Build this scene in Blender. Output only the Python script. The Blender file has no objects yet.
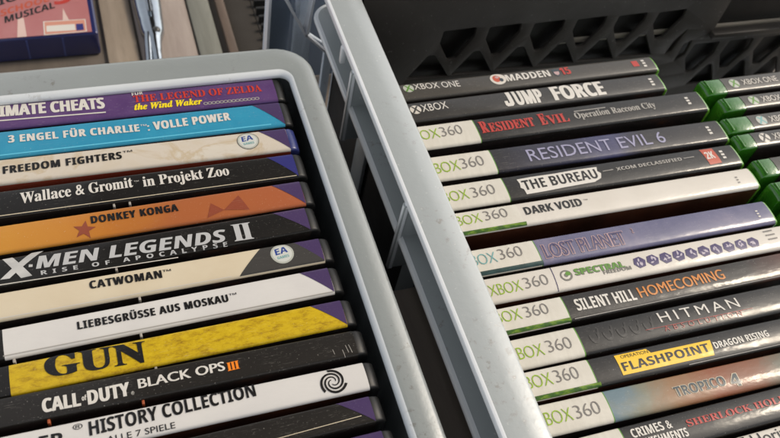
import bpy, bmesh, math, random
from mathutils import Matrix, Vector
random.seed(11)
MM = 0.001
SC = bpy.context.scene
COL = SC.collection

SUNV = (.68, .10, .74); SUNE = 1.0; SUNA = 10; SKY = .15; EXPO = 0.68; FOCUS = .325; FSTOP = 22; SKYSAT = .30
AWX = -40; AWZ = 900
# measured spine corners (mm, world) : far-left, near-left, far-right, near-right
QUADS = {
 'zelda': [[-38.25, 276.88], [-38.98, 261.18], [76.76, 275.63], [76.24, 260.16]],
 'engel': [[-39.03, 260.02], [-39.73, 245.13], [76.64, 259.15], [75.67, 245.24]],
 'freedom': [[-39.78, 244.03], [-40.32, 232.56], [75.38, 244.02], [75.05, 230.1]],
 'wallace': [[-40.53, 227.9], [-41.09, 215.93], [75.18, 229.04], [74.49, 214.74]],
 'donkey': [[-41.28, 211.95], [-41.89, 198.77], [74.14, 213.15], [74.18, 200.78]],
 'xmen': [[-41.98, 196.85], [-42.57, 184.23], [72.83, 199.08], [72.9, 187.6]],
 'catwoman': [[-42.69, 181.69], [-43.21, 170.54], [74.65, 183.54], [74.55, 171.6]],
 'moskau': [[-43.38, 166.93], [-43.94, 154.85], [74.49, 169.13], [74.39, 157.0]],
 'gun': [[-44.08, 152.01], [-44.58, 141.14], [75.68, 153.08], [74.99, 143.13]],
 'duty': [[-44.61, 140.56], [-45.08, 130.55], [76.3, 140.36], [75.64, 129.2]],
 'history': [[-45.24, 127.12], [-45.74, 116.46], [76.54, 126.71], [75.8, 115.53]],
 'madden': [[135.45, 261.23], [136.08, 252.24], [276.45, 263.94], [273.1, 251.84]],
 'jump': [[136.67, 249.54], [136.52, 238.03], [272.84, 250.83], [270.3, 238.78]],
 'racoon': [[136.72, 235.48], [136.55, 220.8], [289.71, 235.46], [286.0, 222.28]],
 'evil': [[134.96, 216.29], [135.16, 202.91], [289.97, 215.42], [285.06, 201.36]],
 'bureau': [[135.74, 199.98], [135.66, 186.38], [287.6, 198.96], [283.58, 186.06]],
 'void': [[134.83, 184.16], [135.53, 173.45], [287.87, 184.5], [284.38, 171.25]],
 'planet': [[135.01, 165.07], [135.46, 152.79], [284.44, 164.6], [279.49, 151.23]],
 'hexes': [[135.97, 150.74], [135.43, 139.42], [282.66, 150.05], [274.13, 137.69]],
 'silent': [[135.59, 137.05], [135.42, 124.82], [273.14, 136.25], [265.06, 124.54]],
 'hitman': [[134.57, 122.79], [134.15, 109.91], [263.18, 121.81], [254.38, 109.05]],
 'flash': [[135.19, 108.83], [135.01, 96.89], [252.91, 106.92], [244.64, 94.93]],
 'tropico': [[135.18, 95.24], [135.33, 82.99], [243.26, 92.93], [234.69, 80.5]],
}
TEXTS = [
  ('zelda', 'ULTIMATE CHEATS', 'heavy', 'white', -49.61, 267.4, 2.63, 265.77, 6.58) ,
  ('zelda', 'FÜR', 'bold', 'white', 14.34, 272.59, 19.06, 272.89, 2.11) ,
  ('zelda', 'THE LEGEND OF ZELDA', 'serif', 'zred', 14.69, 267.3, 70.41, 266.09, 4.18) ,
  ('zelda', 'the Wind Waker', 'fancy', 'yellow', 14.3, 263.04, 43.18, 262.42, 3.35) ,
  ('engel', '3 ENGEL FÜR CHARLIE', 'heavy', 'white', -36.31, 252.2, 14.86, 250.37, 4.02) ,
  ('engel', '™', 'reg', 'white', 15.32, 252.31, 17.97, 252.18, 1.76) ,
  ('engel', ': VOLLE POWER', 'heavy', 'white', 18.09, 250.14, 53.27, 250.92, 4.6) ,
  ('freedom', 'FREEDOM FIGHTERS', 'heavy', 'ink', -39.06, 236.18, 5.98, 236.57, 3.81) ,
  ('freedom', '™', 'reg', 'ink', 6.51, 238.66, 10.33, 238.79, 1.94) ,
  ('wallace', 'Wallace & Gromit', 'serif', 'white', -33.63, 220.28, 8.35, 221.04, 5.31) ,
  ('wallace', '™', 'reg', 'white', 8.82, 223.14, 10.75, 223.06, 1.03) ,
  ('wallace', 'in Projekt Zoo', 'serif', 'white', 12.15, 220.46, 46.75, 220.65, 5.19) ,
  ('donkey', 'DONKEY KONGA', 'heavy', 'ink', -9.23, 205.88, 23.71, 205.93, 3.68) ,
  ('xmen', 'MEN LEGENDS', 'xital', 'silver', -31.41, 188.68, 39.62, 188.18, 5.57) ,
  ('xmen', 'II', 'serifh', 'silver', 42.2, 187.62, 49.8, 187.6, 7.83) ,
  ('xmen', 'RISE OF APOCALYPSE', 'xbold', 'silver', -28.7, 186.62, 39.13, 186.67, 1.83) ,
  ('catwoman', 'CATWOMAN', 'heavy', 'ink', -12.76, 176.59, 12.93, 176.24, 3.52) ,
  ('catwoman', '™', 'reg', 'ink', 13.33, 177.92, 16.42, 177.83, 1.77) ,
  ('moskau', 'LIEBESGRÜSSE AUS MOSKAU', 'heavy', 'ink', -18.48, 160.66, 34.65, 161.07, 3.18) ,
  ('moskau', '™', 'reg', 'ink', 35.18, 162.82, 37.99, 162.89, 1.49) ,
  ('gun', 'GUN', 'serifh', 'ink', -30.34, 144.58, 3.09, 143.28, 8.72) ,
  ('duty', 'CALL', 'heavy', 'white', -32.16, 132.09, -20.13, 131.84, 4.84) ,
  ('duty', 'of', 'bold', 'white', -19.75, 133.4, -18.2, 133.4, 1.8) ,
  ('duty', 'DUTY', 'heavy', 'white', -17.97, 131.65, -4.29, 131.95, 4.91) ,
  ('duty', '®', 'reg', 'white', -4.04, 131.89, -3.06, 131.88, 1.24) ,
  ('duty', 'BLACK OPS', 'wide', 'white', -1.48, 133.62, 28.12, 133.88, 3.47) ,
  ('duty', 'III', 'slab', 'orange', 28.78, 133.29, 33.06, 133.41, 3.2) ,
  ('history', 'DIE SIEDLER', 'bold', 'ink', -65.45, 119.84, -26.32, 119.27, 4.66) ,
  ('history', '®', 'reg', 'ink', -23.48, 123.69, -20.4, 123.64, 2.07) ,
  ('history', 'HISTORY COLLECTION', 'bold', 'ink', -18.61, 120.52, 36.46, 121.87, 5.11) ,
  ('history', 'AUSGABE - ALLE 7 SPIELE', 'reg', 'ink', -32.81, 117.04, 8.21, 116.96, 2.02) ,
  ('madden', 'XBOX ONE', 'reg', 'white', 141.15, 256.86, 164.24, 255.75, 3.97) ,
  ('madden', 'MADDEN', 'bold', 'white', 189.18, 255.63, 213.42, 255.95, 4.5) ,
  ('madden', '15', 'heavy', 'red', 219.57, 256.03, 225.3, 256.09, 5.02) ,
  ('jump', 'XBOX', 'reg', 'white', 140.2, 242.42, 153.33, 242.93, 4.6) ,
  ('jump', 'JUMP FORCE', 'heavy', 'white', 182.13, 239.81, 237.61, 240.0, 9.05) ,
  ('racoon', 'RESIDENT EVIL', 'serif', 'red', 162.38, 225.14, 210.06, 225.75, 7.85) ,
  ('racoon', 'Operation Raccoon City', 'serif', 'grey', 213.44, 226.67, 259.4, 227.43, 3.77) ,
  ('evil', 'RESIDENT EVIL 6', 'serift', 'lilac', 179.77, 205.52, 253.04, 205.29, 6.74) ,
  ('bureau', 'THE BUREAU', 'bold', 'ink', 170.23, 190.1, 208.03, 190.62, 5.33) ,
  ('bureau', 'XCOM DECLASSIFIED', 'bold', 'grey', 218.78, 192.94, 254.77, 193.14, 1.89) ,
  ('bureau', '2K', 'bold', 'white', 268.14, 191.56, 273.12, 191.66, 4.34) ,
  ('void', 'DARK VOID', 'bold', 'ink', 165.26, 177.31, 193.33, 177.32, 4.11) ,
  ('void', '™', 'reg', 'ink', 194.64, 179.4, 196.72, 179.3, 1.09) ,
  ('planet', 'LOST PLANET', 'narrow', 'pink', 163.21, 154.6, 204.23, 154.49, 6.7) ,
  ('planet', '2', 'narrow', 'pink', 207.41, 159.24, 209.52, 159.21, 2.62) ,
  ('hexes', 'SPECTRAL', 'heavy', 'leaf', 173.56, 144.25, 197.15, 143.65, 3.01) ,
  ('hexes', 'FREEDOM', 'bold', 'grey2', 186.15, 142.15, 199.57, 142.03, 1.73) ,
  ('silent', 'SILENT HILL', 'bold', 'white', 167.07, 128.45, 194.77, 127.86, 5.2) ,
  ('silent', 'HOMECOMING', 'reg2', 'orange2', 196.55, 128.31, 239.43, 129.02, 4.85) ,
  ('hitman', 'HITMAN', 'serift', 'white', 199.35, 115.89, 238.01, 115.09, 4.52) ,
  ('hitman', 'ABSOLUTION', 'spaced', 'dred', 199.21, 111.95, 236.88, 111.23, 2.15) ,
  ('flash', 'OPERATION', 'reg', 'ink', 174.87, 104.96, 187.18, 104.73, 1.38) ,
  ('flash', 'FLASHPOINT', 'bold', 'ink', 173.48, 99.76, 213.5, 99.57, 3.56) ,
  ('flash', 'DRAGON RISING', 'bold', 'white', 216.01, 100.05, 242.79, 99.94, 2.78) ,
  ('tropico', 'TROPICO', 'bold', 'slate', 189.17, 85.24, 212.1, 84.93, 3.9) ,
  ('tropico', '4', 'bold', 'slate', 214.21, 83.78, 218.91, 83.33, 5.12) ,
  ('racoon', 'XBOX', 'thin', 'xgreen', 126.24, 225.63, 143.29, 226.06, 5.86) ,
  ('racoon', '360', 'thin', 'greyx', 144.07, 226.31, 154.77, 226.61, 5.86) ,
  ('evil', 'XBOX', 'thin', 'xgreen', 129.43, 205.92, 146.03, 206.3, 5.91) ,
  ('evil', '360', 'thin', 'greyx', 146.73, 206.64, 157.87, 207.01, 5.91) ,
  ('bureau', 'XBOX', 'thin', 'xgreen', 127.76, 190.07, 144.05, 190.31, 5.49) ,
  ('bureau', '360', 'thin', 'greyx', 145.51, 190.43, 156.73, 190.85, 5.49) ,
  ('void', 'XBOX', 'thin', 'xgreen', 129.05, 177.31, 144.98, 177.42, 5.01) ,
  ('void', '360', 'thin', 'greyx', 146.37, 177.75, 157.29, 177.89, 5.01) ,
  ('planet', 'XBOX', 'thin', 'tealx', 128.25, 156.96, 143.79, 157.01, 5.29) ,
  ('planet', '360', 'thin', 'greyx', 145.03, 157.71, 155.73, 157.88, 5.29) ,
  ('hexes', 'XBOX', 'thin', 'xgreen', 134.42, 142.07, 148.88, 142.06, 5.16) ,
  ('hexes', '360', 'thin', 'greyx', 150.09, 142.48, 160.92, 142.53, 5.16) ,
  ('silent', 'XBOX', 'thin', 'xgreen', 128.17, 130.0, 143.29, 129.86, 5.12) ,
  ('silent', '360', 'thin', 'greyx', 144.83, 129.98, 155.22, 129.85, 5.12) ,
  ('hitman', 'XBOX', 'thin', 'xgreen', 130.73, 113.67, 145.77, 113.34, 5.12) ,
  ('hitman', '360', 'thin', 'greyx', 147.46, 113.83, 157.98, 113.64, 5.12) ,
  ('flash', 'XBOX', 'thin', 'xgreen', 128.92, 101.59, 143.87, 101.24, 5.25) ,
  ('flash', '360', 'thin', 'greyx', 145.1, 101.45, 155.06, 101.18, 5.25) ,
  ('tropico', 'XBOX', 'thin', 'xgreen', 130.36, 86.72, 145.35, 86.4, 5.17) ,
  ('tropico', '360', 'thin', 'greyx', 146.49, 86.44, 156.98, 86.37, 5.17) ,
]
# ------------------------------------------------------------------ helpers
def link_mesh(name, bm, mats, parent=None, smooth=True, loc=None):
    """bm is in millimetres; becomes one mesh object in metres"""
    bmesh.ops.recalc_face_normals(bm, faces=bm.faces) if getattr(bm, '_recalc', True) is True and not name.startswith('_') else None
    for v in bm.verts: v.co *= MM
    me = bpy.data.meshes.new(name); bm.to_mesh(me); bm.free()
    for m in (mats if isinstance(mats, (list, tuple)) else [mats]): me.materials.append(m)
    if smooth:
        me.polygons.foreach_set('use_smooth', [True]*len(me.polygons))
        me.set_sharp_from_angle(angle=math.radians(38))
    o = bpy.data.objects.new(name, me); COL.objects.link(o)
    if parent: o.parent = parent
    if loc: o.location = Vector(loc)*MM
    return o
def thing(name, label, cat, loc=(0,0,0), rz=0, group=None):
    o = bpy.data.objects.new(name, None); COL.objects.link(o)
    o.empty_display_size = 0.02
    o.location = Vector(loc)*MM; o.rotation_euler = (0,0,rz)
    o['label'] = label; o['category'] = cat
    if group: o['group'] = group
    return o
def box(bm, x0, x1, y0, y1, z0, z1, bev=0, slot=0, seg=2):
    r = bmesh.ops.create_cube(bm, size=1)
    vs = r['verts']
    for v in vs:
        v.co = Vector(((x0+x1)/2+v.co.x*(x1-x0), (y0+y1)/2+v.co.y*(y1-y0), (z0+z1)/2+v.co.z*(z1-z0)))
    fs = list({f for v in vs for f in v.link_faces})
    for f in fs: f.material_index = slot
    if bev:
        es = list({e for v in vs for e in v.link_edges})
        bmesh.ops.bevel(bm, geom=es, offset=bev, segments=seg, profile=.5, affect='EDGES')
def loft(bm, rings, closed=True, caps=False, slot=0, loop=False):
    R = [[bm.verts.new(p) for p in ring] for ring in rings]
    n = len(R[0]); out = []
    rr = range(len(R)) if loop else range(len(R)-1)
    for i in rr:
        a, b = R[i], R[(i+1) % len(R)]
        for j in range(n if closed else n-1):
            f = bm.faces.new((a[j], a[(j+1) % n], b[(j+1) % n], b[j])); f.material_index = slot; out.append(f)
    if caps:
        f = bm.faces.new(R[0]); f.material_index = slot
        f = bm.faces.new(R[-1][::-1]); f.material_index = slot
    return out

# ------------------------------------------------------------------ materials
def newmat(name):
    m = bpy.data.materials.new(name); m.use_nodes = True
    return m, m.node_tree, m.node_tree.nodes['Principled BSDF']
def N(nt, t, **k):
    n = nt.nodes.new(t)
    for a, v in k.items():
        if a in ('inp',):
            for i, val in v.items(): n.inputs[i].default_value = val
        else: setattr(n, a, v)
    return n
def c4(c): return (c[0], c[1], c[2], 1)
def mixc(nt, fac, a, b, blend='MIX'):
    n = nt.nodes.new('ShaderNodeMix'); n.data_type = 'RGBA'; n.blend_type = blend
    for sock, v in ((n.inputs[0], fac), (n.inputs[6], a), (n.inputs[7], b)):
        if hasattr(v, 'is_linked'): nt.links.new(v, sock)
        else: sock.default_value = v if isinstance(v, (int, float)) else c4(v)
    return n.outputs[2]
def ramp(nt, src, stops, interp='LINEAR'):
    n = nt.nodes.new('ShaderNodeValToRGB'); n.color_ramp.interpolation = interp
    e = n.color_ramp.elements
    while len(e) < len(stops): e.new(.5)
    for el, (p, c) in zip(e, stops):
        el.position = p; el.color = c4(c) if isinstance(c, tuple) else (c, c, c, 1)
    nt.links.new(src, n.inputs[0]); return n.outputs[0]
def coords(nt, scale=(1,1,1), loc=(0,0,0), obj=True):
    tc = nt.nodes.new('ShaderNodeTexCoord'); mp = nt.nodes.new('ShaderNodeMapping')
    mp.inputs['Scale'].default_value = scale; mp.inputs['Location'].default_value = loc
    nt.links.new(tc.outputs['Object'], mp.inputs[0]); return mp.outputs[0]
def noise(nt, vec, scale, detail=4, rough=.55, dist=0):
    n = nt.nodes.new('ShaderNodeTexNoise')
    n.inputs['Scale'].default_value = scale; n.inputs['Detail'].default_value = detail
    n.inputs['Roughness'].default_value = rough; n.inputs['Distortion'].default_value = dist
    nt.links.new(vec, n.inputs['Vector']); return n.outputs['Fac']
def bump(nt, src, strength, dist, bsdf, coat=True):
    b = nt.nodes.new('ShaderNodeBump'); b.inputs['Strength'].default_value = strength
    b.inputs['Distance'].default_value = dist
    nt.links.new(src, b.inputs['Height']); nt.links.new(b.outputs[0], bsdf.inputs['Normal'])
    if coat: nt.links.new(b.outputs[0], bsdf.inputs['Coat Normal'])
SEED = [0]
def film_finish(nt, bs, colour, wear=1.0, rough=.45, coat=.42, crough=.14):
    """printed paper behind a scuffed clear film: dust, fine scratches, slightly wavy gloss"""
    SEED[0] += 1; off = (SEED[0]*.37, SEED[0]*.19, 0)
    v = coords(nt, loc=off)
    dust = ramp(nt, noise(nt, v, 1500, 2, .6), [(.675, 0.0), (.76, 1.0)])
    vs = coords(nt, scale=(1, 9, 9), loc=off)
    scr = ramp(nt, noise(nt, vs, 260, 3, .65, .4), [(.60, 0.0), (.68, 1.0)])
    big = ramp(nt, noise(nt, v, 55, 3, .6), [(.42, 0.0), (.72, 1.0)])
    m1 = N(nt, 'ShaderNodeMath', operation='MULTIPLY'); nt.links.new(dust, m1.inputs[0]); m1.inputs[1].default_value = .30*wear
    m2 = N(nt, 'ShaderNodeMath', operation='MULTIPLY'); nt.links.new(scr, m2.inputs[0]); nt.links.new(big, m2.inputs[1])
    m3 = N(nt, 'ShaderNodeMath', operation='MULTIPLY_ADD'); nt.links.new(m2.outputs[0], m3.inputs[0]); m3.inputs[1].default_value = .16*wear
    nt.links.new(m1.outputs[0], m3.inputs[2]); m3.use_clamp = True
    colour = mixc(nt, m3.outputs[0], colour, (.55, .52, .46))
    nt.links.new(colour, bs.inputs['Base Color'])
    rg = N(nt, 'ShaderNodeMapRange'); nt.links.new(big, rg.inputs[0])
    rg.inputs['To Min'].default_value = crough*.7; rg.inputs['To Max'].default_value = crough*1.6
    nt.links.new(rg.outputs[0], bs.inputs['Coat Roughness'])
    bs.inputs['Roughness'].default_value = rough; bs.inputs['Coat Weight'].default_value = coat
    bs.inputs['Specular IOR Level'].default_value = .15
    wv = coords(nt, scale=(1, 2.2, 2.2), loc=off)
    bump(nt, noise(nt, wv, 60+(SEED[0]*13)%50, 3, .5), .2+.03*(SEED[0]%5), .0006, bs)
_cache = {}
def ink(name, c, wear=.7, **k):
    if name in _cache: return _cache[name]
    m, nt, bs = newmat(name)
    film_finish(nt, bs, mixc(nt, 0.0, c, c), wear, **k); _cache[name] = m; return m
def mottled(name, stops, scale=40, stretch=(1,1,1), detail=5, wear=1, rough=.6, dist=.3):
    if name in _cache: return _cache[name]
    m, nt, bs = newmat(name)
    v = coords(nt, scale=stretch)
    film_finish(nt, bs, ramp(nt, noise(nt, v, scale, detail, rough, dist), stops), wear); _cache[name] = m; return m
def along(name, stops, x0, x1, mott=(40, .35), wear=1):
    """printed colour run along the spine (x0..x1 in local mm) with blotches"""
    if name in _cache: return _cache[name]
    m, nt, bs = newmat(name)
    v = coords(nt)
    sp = N(nt, 'ShaderNodeSeparateXYZ'); nt.links.new(v, sp.inputs[0])
    mr = N(nt, 'ShaderNodeMapRange'); nt.links.new(sp.outputs[0], mr.inputs[0])
    mr.inputs['From Min'].default_value = x0*MM; mr.inputs['From Max'].default_value = x1*MM
    nz = noise(nt, v, mott[0], 5, .6, .5)
    ad = N(nt, 'ShaderNodeMath', operation='MULTIPLY_ADD'); nt.links.new(nz, ad.inputs[0]); ad.inputs[1].default_value = mott[1]
    sb = N(nt, 'ShaderNodeMath', operation='SUBTRACT'); nt.links.new(mr.outputs[0], sb.inputs[0]); sb.inputs[1].default_value = mott[1]/2
    nt.links.new(sb.outputs[0], ad.inputs[2])
    film_finish(nt, bs, ramp(nt, ad.outputs[0], stops), wear); _cache[name] = m; return m
def plastic(name, c, rough=.35, dirt=0, dirtc=(.16,.13,.09), spec=.5, trans=0, bscale=300, bstr=.15, coat=0, speck=0, crough=.12, cior=1.5):
    if name in _cache: return _cache[name]
    m, nt, bs = newmat(name)
    v = coords(nt)
    col = mixc(nt, 0.0, c, c)
    tone = ramp(nt, noise(nt, v, 22, 4, .6), [(.3, 0.0), (.75, 1.0)])
    col = mixc(nt, tone, col, tuple(x*.88 for x in c))
    if dirt:
        d1 = ramp(nt, noise(nt, v, 260, 5, .7), [(.565, 0.0), (.64, 1.0)])
        d2 = ramp(nt, noise(nt, v, 17, 4, .65), [(.50, 0.0), (.60, 1.0)])
        mu = N(nt, 'ShaderNodeMath', operation='MULTIPLY'); nt.links.new(d1, mu.inputs[0]); nt.links.new(d2, mu.inputs[1])
        mu2 = N(nt, 'ShaderNodeMath', operation='MULTIPLY'); nt.links.new(mu.outputs[0], mu2.inputs[0]); mu2.inputs[1].default_value = dirt
        col = mixc(nt, mu2.outputs[0], col, dirtc)
    if speck:
        s1 = ramp(nt, noise(nt, v, 520, 2, .5), [(.70, 0.0), (.76, 1.0)])
        mu3 = N(nt, 'ShaderNodeMath', operation='MULTIPLY'); nt.links.new(s1, mu3.inputs[0]); mu3.inputs[1].default_value = speck
        col = mixc(nt, mu3.outputs[0], col, (.75,.74,.70))
    nt.links.new(col, bs.inputs['Base Color'])
    bs.inputs['Specular IOR Level'].default_value = spec
    bs.inputs['Coat Weight'].default_value = coat; bs.inputs['Coat Roughness'].default_value = crough; bs.inputs['Coat IOR'].default_value = cior
    rr = N(nt, 'ShaderNodeMapRange'); nt.links.new(tone, rr.inputs[0])
    rr.inputs['To Min'].default_value = rough*.8; rr.inputs['To Max'].default_value = min(1, rough*1.25)
    nt.links.new(rr.outputs[0], bs.inputs['Roughness'])
    bs.inputs['Transmission Weight'].default_value = trans
    bump(nt, noise(nt, v, bscale, 4, .6), bstr, .0004, bs, coat > 0)
    _cache[name] = m; return m

GREY = plastic('crate_grey', (.265,.288,.285), .42, dirt=.8, dirtc=(.085,.062,.038), speck=.15, bstr=.25, coat=1, crough=.28, cior=1.65)
GREYL = plastic('crate_grey_light', (.37,.40,.405), .38, dirt=.45, dirtc=(.20,.17,.13), speck=.3, bstr=.2, coat=1, crough=.25, cior=1.65)
BLUEG = plastic('crate_bluegrey', (.70,.78,.88), .45, dirt=.2)
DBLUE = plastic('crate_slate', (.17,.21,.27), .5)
BLACKP = plastic('black_crate', (.050,.044,.038), .5, spec=.45, bstr=.2, speck=.15)
CASEBLK = plastic('case_black', (.011,.011,.011), .38, spec=.35, bstr=.1)
CASEGRE = plastic('case_green_edge', (.16,.40,.04), .2, spec=.6, trans=.3, bstr=.5, bscale=120, coat=.6)
CASEGRN = plastic('case_green', (.045,.235,.015), .2, spec=.6, trans=.35, bstr=.9, bscale=120, coat=.6)
CASEBLU = plastic('case_blue', (.03,.04,.16), .25)
C = dict(
 white=(.62,.59,.54), ink=(.010,.009,.009), zred=(.50,.045,.03), yellow=(.80,.62,.02), silver=(.45,.45,.45),
 orange=(.80,.22,.02), red=(.42,.035,.025), grey=(.36,.34,.31), lilac=(.30,.29,.42), pink=(.45,.30,.30),
 leaf=(.10,.24,.03), grey2=(.16,.15,.13), orange2=(.55,.20,.035), dred=(.30,.04,.03), slate=(.035,.05,.06),
 xgreen=(.27,.42,.02), tealx=(.16,.36,.36), greyx=(.19,.175,.16), purple=(.085,.045,.20), navy=(.03,.03,.16), cream=(.60,.52,.38),
 offw=(.60,.56,.50), gold=(.80,.50,.02), dimgrey=(.05,.047,.044), blue=(.03,.06,.25), ball=(.42,.43,.38), hexp=(.045,.03,.11),brick=(.45,.08,.04))
def INK(k): return ink('ink_'+k, C[k])

# ------------------------------------------------------------------ spine profile
US = [0, .2, .38, .52, .64, .74, .82, .88, .92, .95, .975, .992, 1.0]
def prof(u):
    u = min(1, abs(u))
    z = -0.75*u**2.3
    if u > .84:
        t = (u-.84)/.16; z -= 1.15*(1-math.sqrt(max(0, 1-t*t)))
    return z
def surf_z(y, T): return prof(2*y/T)
def cross(T, off=0, depth=125, flat=False):
    a = T/2
    top = [(-u*a*(1+off/a*0), prof(u)) for u in US[::-1]] + [(u*a, prof(u)) for u in US[1:]]
    pts = []
    for y, z in top:
        s = 0 if y == 0 else (1 if y > 0 else -1)
        k = abs(y)/a
        pts.append((y + s*off*k**3, z + off*(1-k**6)))
    return pts

# ------------------------------------------------------------------ lettering
def uni(s, style):
    base = {'serif':(0x1D400,0x1D41A,0x1D7CE), 'serifh':(0x1D400,0x1D41A,0x1D7CE), 'fancy':(0x1D468,0x1D482,0),
            'bold':(0x1D5D4,0x1D5EE,0x1D7EC), 'heavy':(0x1D5D4,0x1D5EE,0x1D7EC), 'spread':(0x1D5D4,0x1D5EE,0x1D7EC), 'narrow':(0,0,0),
            'xital':(0x1D63C,0x1D656,0), 'xbold':(0x1D5D4,0x1D5EE,0x1D7EC), 'slab':(0x1D400,0x1D41A,0)}.get(style)
    if not base: return s
    r = ''
    for ch in s:
        if 'A' <= ch <= 'Z' and base[0]: r += chr(base[0]+ord(ch)-65)
        elif 'a' <= ch <= 'z' and base[1]: r += chr(base[1]+ord(ch)-97)
        elif '0' <= ch <= '9' and base[2]: r += chr(base[2]+ord(ch)-48)
        else: r += ch
    return r
_tm = {}
def raw_text(body, spacing=1.0, off=0):
    key = (body, spacing, off)
    if key in _tm: return _tm[key]
    cu = bpy.data.curves.new('lettering', 'FONT'); cu.body = body; cu.size = 1; cu.resolution_u = 3
    cu.space_character = spacing; cu.offset = off
    o = bpy.data.objects.new('lettering', cu); COL.objects.link(o)
    dg = bpy.context.evaluated_depsgraph_get()
    me = bpy.data.meshes.new_from_object(o.evaluated_get(dg))
    vs = [(v.co.x, v.co.y) for v in me.vertices]; fs = [tuple(p.vertices) for p in me.polygons]
    bpy.data.objects.remove(o); bpy.data.curves.remove(cu); bpy.data.meshes.remove(me)
    _tm[key] = (vs, fs); return _tm[key]
def glyphs(s, style):
    """vertices, faces of a string with cap height 1, x starting at 0; returns also width"""
    plain = s.replace('Ü', 'U')
    sp = {'spread':1.14, 'spaced':1.9, 'thin':.93, 'wide':1.0, 'reg2':1.05, 'serift':1.0}.get(style, 1.0)
    off = {'thin':-.013, 'narrow':.004}.get(style, 0)
    if s.startswith('RISE'): sp = 2.0
    if s == 'HITMAN': sp = 1.35
    vs, fs = raw_text(uni(plain, style), sp, off)
    H = max(v[1] for v in raw_text(uni('H', style) if style not in ('reg','thin','wide','reg2','serift','spaced','narrow') else 'H')[0])
    if not any(c.isalnum() for c in s): H = .72
    x0 = min(v[0] for v in vs); x1 = max(v[0] for v in vs)
    V = [((x-x0)/(x1-x0), y/H) for x, y in vs]; F = list(fs)
    if 'Ü' in s:
        i = s.index('Ü')
        a = raw_text(uni(plain[:i]+'U' if i else 'U', style), sp, off)[0]
        wU = raw_text(uni('U', style))[0]; wu = max(v[0] for v in wU)-min(v[0] for v in wU)
        ax = max(v[0] for v in a)
        for k in (.22, .62):
            bx = (ax-wu+wu*k-x0)/(x1-x0); bw = wu*.17/(x1-x0)
            n = len(V); V += [(bx,1.08),(bx+bw,1.08),(bx+bw,1.27),(bx,1.27)]; F.append((n,n+1,n+2,n+3))
    return V, F, (x1-x0)/H
FAT = {'spread':.09, 'heavy':.085, 'bold':.03, 'serifh':.10, 'serif':.03, 'xital':.06, 'xbold':.05, 'wide':.09, 'reg2':.05, 'slab':.10, 'fancy':.08}
class PrintLayer:
    """everything printed on one spine: letters, logos, coloured patches; wraps on the spine's curve"""
    def __init__(s, T): s.T = T; s.bm = bmesh.new(); s.mats = []; s.n = 0
    def slot(s, m):
        if m not in s.mats: s.mats.append(m)
        return s.mats.index(m)
    def add(s, V, F, mat, lvl):
        k = s.slot(mat); vs = [s.bm.verts.new((x, y, lvl)) for x, y in V]
        for f in F:
            try: g = s.bm.faces.new([vs[i] for i in f]); g.material_index = k
            except ValueError: pass
    def poly(s, pts, mat, lvl=.03): s.add(pts, [tuple(range(len(pts)))], mat, lvl)
    def ell(s, cx, cy, rx, ry, mat, lvl=.03, n=28, r_in=0, a0=0, a1=2*math.pi, tilt=0):
        V = []; F = []
        for i in range(n+1):
            a = a0+(a1-a0)*i/n
            for q in ((1, r_in) if r_in else (1,)):
                V.append((cx+rx*q*math.cos(a), cy+ry*q*math.sin(a)))
        if r_in: F = [(2*i, 2*i+2, 2*i+3, 2*i+1) for i in range(n)]
        else:
            V.append((cx, cy)); F = [(i, i+1, n+1) for i in range(n)]
        s.add(V, F, mat, lvl)
    def text(s, st, style, mat, x0, y0, x1, y1, h, lvl=.09, slant=0, fat=None):
        V, F, w = glyphs(st, style)
        fat = (FAT.get(style, 0) if fat is None else fat)*h
        W = x1-x0-fat
        copies = [0] if not fat else [0, .5, 1] if fat > .15 else [0, 1]
        for c in copies:
            s.add([(x0+fat*c+u*W+slant*v*h, y0+(y1-y0)*u+v*h) for u, v in V], F, mat, lvl+.006*c)
    def finish(s, name, parent):
        bm = s.bm
        y = -s.T/2+.4
        while y < s.T/2:
            g = bm.verts[:]+bm.edges[:]+bm.faces[:]
            bmesh.ops.bisect_plane(bm, geom=g, plane_co=(0, y, 0), plane_no=(0, 1, 0), dist=1e-5)
            y += .8 if abs(y) > s.T*.33 else 1.3
        for v in bm.verts:
            yy = max(-s.T/2*.97, min(s.T/2*.97, v.co.y)); v.co.z += surf_z(yy, s.T) + .15
        for f in bm.faces:
            f.normal_update()
            if f.normal.z < 0: f.normal_flip()
        vc = [(v.co.x, v.co.y) for v in bm.verts]
        for v in bm.verts: v.co *= MM
        me = bpy.data.meshes.new(name); bm.to_mesh(me); bm.free()
        for m in s.mats: me.materials.append(m)
        nr = []
        for x, y in vc:
            d = (surf_z(y+.05, s.T)-surf_z(y-.05, s.T))/.1
            nr.append(Vector((0, -d, 1)).normalized())
        me.polygons.foreach_set('use_smooth', [True]*len(me.polygons))
        if nr: me.normals_split_custom_set_from_vertices(nr)
        o = bpy.data.objects.new(name, me); COL.objects.link(o); o.parent = parent
        return o

class Print:
    """the separate printed elements of one spine, each its own mesh part"""
    def __init__(s, T): s.T = T; s.L = {}; s.cur = 'title_lettering'
    def on(s, name): s.cur = name; return s
    def get(s):
        if s.cur not in s.L: s.L[s.cur] = PrintLayer(s.T)
        return s.L[s.cur]
    def add(s, *a, **k): s.get().add(*a, **k)
    def poly(s, *a, **k): s.get().poly(*a, **k)
    def ell(s, *a, **k): s.get().ell(*a, **k)
    def text(s, *a, **k): s.get().text(*a, **k)
    def finish(s, parent):
        for name, l in s.L.items():
            o = l.finish(name, parent); o.location = (0, 0, .125)
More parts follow.
